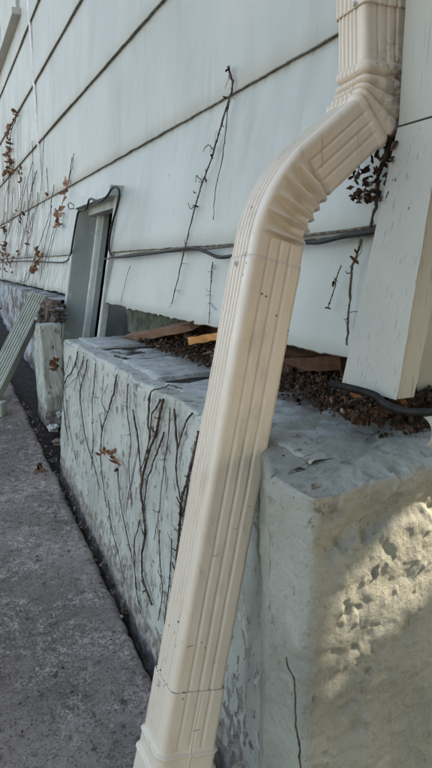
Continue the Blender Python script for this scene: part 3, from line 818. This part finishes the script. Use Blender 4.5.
bv('short low runner between the forked vine and the braided vine', ((160, 530), (160, 560), (162, 590), (158, 620)), .0018, .0012, 48, mat='vine2')
bv('thin looping stem over the ledge rim by the forked vine', ((148, 400), (152, 391), (162, 388), (172, 386), (182, 388)), .0020, .0016, 49, nodes=2)
for i, (lab, q) in enumerate((('hair-thin stem left of the slim vine on the ledge face', ((96, 362), (94, 385), (92, 410), (93, 440), (91, 470))),
        ('hair-thin stem starting mid-height, under the slim vine', ((108, 500), (111, 525), (118, 552), (124, 580))),
        ('hair-thin wavy stem between the slim vine and the forked vine', ((128, 384), (127, 410), (131, 440), (129, 470), (132, 505))),
        ('thin stem hugging the near side of the forked vine', ((170, 408), (168, 440), (163, 470), (160, 505), (154, 540))),
        ('thin low stem at the foot of the forked vine', ((140, 520), (134, 550), (136, 585), (140, 612))),
        ('short hair-thin stem at the far edge of the ledge face', ((66, 400), (70, 430), (76, 460))),
        ('long hair-thin stem reaching the paving near the downspout', ((172, 540), (170, 575), (166, 610), (163, 640))))):
    bv(lab, q, .0017, .0010, 90+i, mat='vine2' if i % 2 else 'vine', nodes=8)
for i in range(16):                                  # tangle on the far boards
    R = random.Random(300+i); u, v = R.uniform(4, 56), R.uniform(150, 215); q = [(u, v)]
    for k in range(R.randrange(3, 6)):
        u += R.uniform(-6, 1); v += R.uniform(10, 20); q.append((u, min(v, 284)))
    t = vine('fine dead stem in the tangle on the far boards left of the window', [W(a, b, .006) for a, b in q], .0030, .0018, mat=R.choice(('vine', 'vine2')), seed=300+i, wob=.012, nodes=4,
             leaves=[W(q[-2][0], q[-2][1], .012)] if i % 2 else [], lsize=.028)
    t['group'] = 'fine dead stems on the far boards'
cl = thing('leaf_cluster', 'curled brown dead leaves caught on the ledge face', 'leaf', None, tuple(Bk(112, 458, .01)))
Rl = random.Random(12)
for u, v in ((100, 452), (105, 451), (109, 453), (113, 457), (117, 463), (119, 470), (111, 451), (115, 460), (98, 453)):
    Vv, Ff = leaf_mesh(Bk(u, v, .012), Rl.uniform(.013, .022), Rl, 1.3); mesh('leaf', [np.array(x)-np.array(cl.location) for x in Vv], Ff, M['leaf'], cl, True)
# root on the pier's side face
vine('dark crack-like root on the narrow side of the corner pier', [on_x(u, v, xp-.010) for u, v in ((287, 655), (292, 680), (296, 710), (298, 740), (302, 775))], .0010, .0018, seed=51, wob=.005)

# ------------------------------------------------------------------ debris in the gap
def chips(name, label, n, place, smin, smax, mat, seed):
    R = random.Random(seed); b = Bag()
    for i in range(n):
        p = place(R); s = R.uniform(smin, smax); a = [s*R.uniform(.5, 1.4), s*R.uniform(.3, .8), s*R.uniform(.15, .5)]
        ax = np.linalg.qr(np.array([[R.gauss(0, 1) for _ in range(3)] for _ in range(3)]))[0]
        V = [np.array(p)+ax @ np.array([sx*a[0]*R.uniform(.6, 1.1), sy*a[1]*R.uniform(.6, 1.1), sz*a[2]]) for sx in (-1, 1) for sy in (-1, 1) for sz in (-1, 1)]
        b.add(V, [(0, 1, 3, 2), (4, 6, 7, 5), (0, 4, 5, 1), (2, 3, 7, 6), (0, 2, 6, 4), (1, 5, 7, 3)])
    o = b.build(name, M[mat], None, False); tag(o, label, 'debris'); o['kind'] = 'stuff'; return o
def pl_gap(R):
    y = R.uniform(.46, 1.40); x = min(.60, .47+abs(R.gauss(0, .05)) - (.03 if R.random() < .25 else 0)); 
    return (x, y, ZT+.004+.05*max(0, x-.46)/.14+R.uniform(0, .016))
def pl_pier(R):
    x = R.uniform(.40, .95); y = .47+abs(R.gauss(0, .06)); 
    if x < .5: y = max(y, .50)
    return (x, y, ZT+.012+.028*min(1, max(0, (x-.31)/.22))+R.uniform(0, .012))
chips('debris', 'dark brown wood chips and crumbs heaped in the gap under the siding', 4500, pl_gap, .0012, .0048, 'litter', 3)
chips('debris', 'reddish brown chips and dead leaf bits behind the corner pier', 4200, pl_pier, .0012, .0042, 'litter', 4)
chips('crumbs', 'pale mortar crumbs on the ledge and pier top', 420, lambda R: pl_gap(R) if R.random() < .7 else pl_pier(R), .0012, .005, 'mortar', 5)
def pl_ground(R):
    y = R.uniform(.9, 2.2); return (pave_edge(y)+.01+R.gauss(0, .012), y, ground_z(y)-.02+R.uniform(0, .02))
chips('grit', 'loose grit and leaf crumbs scattered over the paving', 260, lambda R: (lambda u, y: (pave_edge(y)-.02-abs(R.gauss(0, .22)), y, ground_z(y)+.002))(0, R.uniform(.65, 2.6)), .0008, .0022, 'litter', 8)
chips('crumbs', 'grit and paint flakes along the paving joint', 260, pl_ground, .0015, .006, 'mortar', 6)

def plank(name, label, p0, p1, w, th, mat, cat, seed=1, up=(0, 0, 1)):
    p0, p1 = np.array(p0), np.array(p1); L = p1-p0; ln = np.linalg.norm(L); l = L/ln
    u = np.array(up, float); u = u-l*u.dot(l); u /= np.linalg.norm(u); s = np.cross(l, u)
    V = []; n = 14; R = random.Random(seed)
    for i in range(n):
        t = i/(n-1); ww = w*(1+.30*fbm(t*5, seed, 1))*(1-.45*sst(t, .86, 1)); o = .25*w*fbm(t*3, 4, seed)
        for a, b in ((-.5, -.5), (-.5, .5), (0, .56), (.5, .5), (.5, -.5)):
            V.append(p0+L*t+s*(a*ww+o)+u*(b*th*(1+.2*fbm(t*6, a+2, seed))))
    bm = bmesh.new(); vs = [bm.verts.new(v) for v in V]
    for f in grid_faces(n, 5, True)+[tuple(range(5)), tuple((n-1)*5+i for i in range(5))]: bm.faces.new([vs[i] for i in f])
    return tag(bm_obj(name, bm, M[mat], None), label, cat)
q0, q1 = on_x(127, 338, .462), on_x(194, 325, .475)
plank('wood_plank', 'weathered brown plank wedged under the siding above the ledge', q0, q1, .038, .016, 'wood', 'plank', 2, (-.3, -.3, .9))
q0, q1 = on_x(193, 341, .47), on_x(232, 334, .50)
plank('wood_splinter', 'bright orange split of wood lying left of the downspout', q0, q1, .03, .014, 'orange', 'wood', 5)
q0, q1 = on_x(288, 365, .505), on_x(346, 362, .515)
plank('wood_chunk', 'dark rotten wood chunk in the gap right of the downspout', q0, q1, .03, .022, 'rot', 'wood', 6)
ll_ = thing('leaf_litter', 'dry brown leaves and twigs strewn over the litter in the gap', 'leaf litter', None, (.5, .8, ZT)); R = random.Random(91); bl_ = Bag()
for k in range(55):
    p = np.array(pl_gap(R) if R.random() < .55 else pl_pier(R))+np.array([0, 0, .006]); Vv, Ff = leaf_mesh(p-np.array([.5, .8, ZT]), R.uniform(.010, .024), R, 1.2); bl_.add(Vv, Ff)
o_ = bl_.build('leaves', M['leaf'], ll_); o_['kind'] = 'stuff'; bl_ = Bag()
for k in range(60):
    p = np.array(pl_gap(R) if R.random() < .55 else pl_pier(R))+np.array([0, 0, .005])-np.array([.5, .8, ZT]); d_ = np.array([R.gauss(0, 1), R.gauss(0, 1), R.gauss(0, .25)]); d_ /= np.linalg.norm(d_); L_ = R.uniform(.01, .035)
    Vv, Ff = tube_data(smooth_path([p-d_*L_, p+np.array([0, 0, .003]), p+d_*L_], 3), .0011, .0008, 5, .5); bl_.add(Vv, Ff)
o_ = bl_.build('twigs', M['vine'], ll_); o_['kind'] = 'stuff'
for k in range(14):
    p = np.array(pl_gap(R))+np.array([0, 0, .008]); d_ = np.array([R.gauss(0, .4), R.gauss(0, 1), R.gauss(0, .22)]); d_ /= np.linalg.norm(d_); L_ = R.uniform(.012, .035)
    o_ = plank('wood_shard', 'small splintered wood shard lying in the gap under the siding', p-d_*L_, p+d_*L_, R.uniform(.006, .013), R.uniform(.003, .007), R.choice(('rot', 'wood', 'rot')), 'wood', 200+k)
    o_['group'] = 'wood shards in the gap'
# pale curl of peeled paint on the pier top, far right
pc = on_z(421, 432, ZT+.035)
V = []
for i in range(12):
    a = -1.4+i*.27
    for j in range(5):
        V.append(pc+np.array([.004*math.cos(a)+.003*j, -.010*math.cos(a*.9), .016*math.sin(a*.8)])+np.array([.002*j, 0, 0]))
tag(mesh('paint_curl', V, grid_faces(12, 5), M['pale'], None, True), 'pale curl of peeled paint on the pier top below the corner', 'paint flake')

# dead leaves and cobweb litter behind the upper elbow
lc = thing('leaf_clump', 'dark clump of dead leaf litter caught behind the upper elbow', 'leaf', None, tuple(W(372, 170, .01)))
R = random.Random(77)
for i in range(130):
    u, v = R.uniform(350, 397), R.uniform(138, 202)
    if v < 132+(396-u)*.9 and R.random() < .4: continue
    Vv, Ff = leaf_mesh(W(u, v, R.uniform(.004, .028)), R.uniform(.006, .014), R, 1.2)
    mesh('leaf', [np.array(x)-np.array(lc.location) for x in Vv], Ff, M['litter'], lc, True)
V, Fc = tube_data(smooth_path([W(395, 130, .02), W(385, 155, .02), W(378, 180, .012), W(376, 205, .01), W(370, 228, .01)], 8), .003, .002, 6, .7, .004, 2)
mesh('twig', [np.array(x)-np.array(lc.location) for x in V], Fc, M['vine'], lc, True)

# ------------------------------------------------------------------ leaning fluted board and loose pieces at the far left
top = on_y(40, 296, 2.34); foot = on_ground(-14, 405, .0)
fb = thing('fluted_board', 'grey-green fluted board leaning against the foundation, foot on the paving', 'board', None, tuple(foot))
L = foot-top; ln = np.linalg.norm(L); l = L/ln
nf = np.array([-.62, -.70, .25]); nf = nf-l*nf.dot(l); nf /= np.linalg.norm(nf); sd = np.cross(l, nf)
if sd[0] < 0: sd = -sd
V = []; wv, th = .072, .032; n = 24; K = 60
for i in range(n):
    t = i/(n-1); c = top+L*t-foot
    for k in range(K):
        q = k/(K-1); g = 0
        if .04 < q < .96: g = -.009*max(0, math.cos(2*math.pi*((q-.04)/.92*6))-.1)
        V.append(c+sd*(q-.5)*wv+nf*(th/2+g)+l*(.012*(q-.5) if i == 0 else 0))
    V.append(c+sd*.5*wv-nf*th/2); V.append(c-sd*.5*wv-nf*th/2)
bm = bmesh.new(); vs = [bm.verts.new(v) for v in V]
for f in grid_faces(n, K+2, True): bm.faces.new([vs[i] for i in f])
bm.faces.new([vs[i] for i in range(K+2)]); bm.faces.new([vs[(n-1)*(K+2)+i] for i in range(K+2)])
bm_obj('fluted_face', bm, M['flute'], fb)
q0, q1 = on_y(47, 303, 2.36), on_y(38, 328, 2.34)
plank('board_offcut', 'short pale board offcut tucked behind the fluted board', q0, q1, .022, .03, 'pale', 'board', 11, (-.6, -.7, .2))
q0, q1 = on_ground(-8, 408, .02), on_ground(5, 409, .02)
plank('wood_block', 'small green wood block on the paving at the left edge', q0, q1, .05, .045, 'flute', 'board', 12)
for i, (u, v, s, lab) in enumerate(((53, 428, .017, 'whitish paint-coated stone in the corner by the ledge foot'), (57, 442, .013, 'pale stone chunk beside the paving joint'), (60, 414, .014, 'small pale stone against the ledge end'))):
    p = on_ground(u, v, .012); tag(lump('stone', p, (s, s*1.2, s*.7), M['mortar' if i == 1 else 'pale'], None, 30+i, .5, 3), lab, 'stone')
for i, (u, v, lab) in enumerate(((55, 364, 'rust-brown dead leaves lodged in the slot at the ledge end'), (20, 345, 'dead leaves scattered below the leaning fluted board'), (40, 468, 'few dead leaves lying on the paving edge'), (8, 282, 'tangle of dead leaves hanging under the far siding'))):
    base = on_y(u, v, 1.66) if i == 0 else (on_x(u, v, .36) if i == 1 else (on_ground(u, v, .008) if i == 2 else W(u, v, .02)))
    t = thing('leaf_cluster', lab, 'leaf', None, tuple(base)); R = random.Random(60+i)
    for k in range((10, 16, 6, 70)[i]):
        sp_ = (.012, .06, .03, .30)[i]
        o_ = (R.gauss(0, sp_*.4), R.gauss(0, sp_), R.gauss(0, sp_*(.15 if i == 2 else .5)))
        if i == 2: o_ = (o_[0], o_[1], abs(o_[2])*.3)
        Vv, Ff = leaf_mesh(o_, R.uniform(.016, .034), R, 1.2); mesh('leaf', Vv, Ff, M['leaf'], t, True)

# ------------------------------------------------------------------ unseen shrub added by the end wall; gap shapes the pier's sun band
S = np.array(SUN); cc_ = np.array([.40, .45, -.12])+S*1.75
TB = (float(cc_[0]), float(cc_[1])-.05, ground_z(cc_[1]))
tr = thing('shrub', 'tall unseen shrub added beside the end wall to shade the corner pier', 'shrub', None, TB)
loc = np.array(TB); b = Bag(); R = random.Random(5)
for k in range(16):
    a = R.uniform(0, 6.28); e = cc_-loc+np.array([.5*math.cos(a), .4*math.sin(a), R.uniform(-.4, .6)])
    V, Fc = tube_data(smooth_path([(.05*math.cos(a), .05*math.sin(a), -.08), e*np.array([.4, .4, .5]), e], 6), .016, .004, 6); b.add(V, Fc)
b.build('stems', M['vine2'], tr)
b = Bag(); kept = 0
for k in range(30000):
    p = np.array([R.gauss(0, .45), R.gauss(0, .45), R.gauss(0, .5)])
    if np.linalg.norm(p/np.array([.95, .95, 1.05])) > 1: continue
    wp = p+cc_
    if wp[1] > .44 and wp[0] > .5: continue
    if wp[0] < wp[1]+.45: continue
    t = (wp[1]-yp)/S[1]; h = wp-S*t                   # where this leaf's shade meets the pier face
    a, c = h[0], h[2]; mid_ = -.345+.82*(a-.304)+.010*fbm(a*14, c*14, 1)
    if .255 < a < .60 and abs(c-mid_+.012) < .092+.012*fbm(a*22, c*22, 4): continue
    V, Fc = leaf_mesh(p+cc_-loc, R.uniform(.055, .09), R, .4); V = [V[k_] for k_ in (0, 1, 2, 6, 7, 8, 12, 13, 14)]; b.add(V, grid_faces(3, 3)); kept += 1
f_ = b.build('foliage', M['green'], tr, False); f_['kind'] = 'stuff'
print('shrub leaves', kept)

tr['group'] = 'unseen shrubs added for shade'
for x, y, sc, rz, lab in ((.75, -1.35, 1.25, 2.1, 'unseen shrub added behind the camera on the house side to shade the downspout'), (-.75, -1.75, 1.2, 4.0, 'unseen shrub added behind the camera on the paving side to shade the downspout'), (2.6, -2.4, 1.3, 1.0, 'unseen shrub added off the end wall beyond the first for shade')):  # unseen copies added to darken the near side of the downspout
    c = tr.copy(); COL.objects.link(c); c.location = (x, y, ground_z(y)); c.scale = (sc, sc, sc); c.rotation_euler = (0, 0, rz); c['label'] = lab
    for ch in list(tr.children):
        d = ch.copy(); COL.objects.link(d); d.parent = c
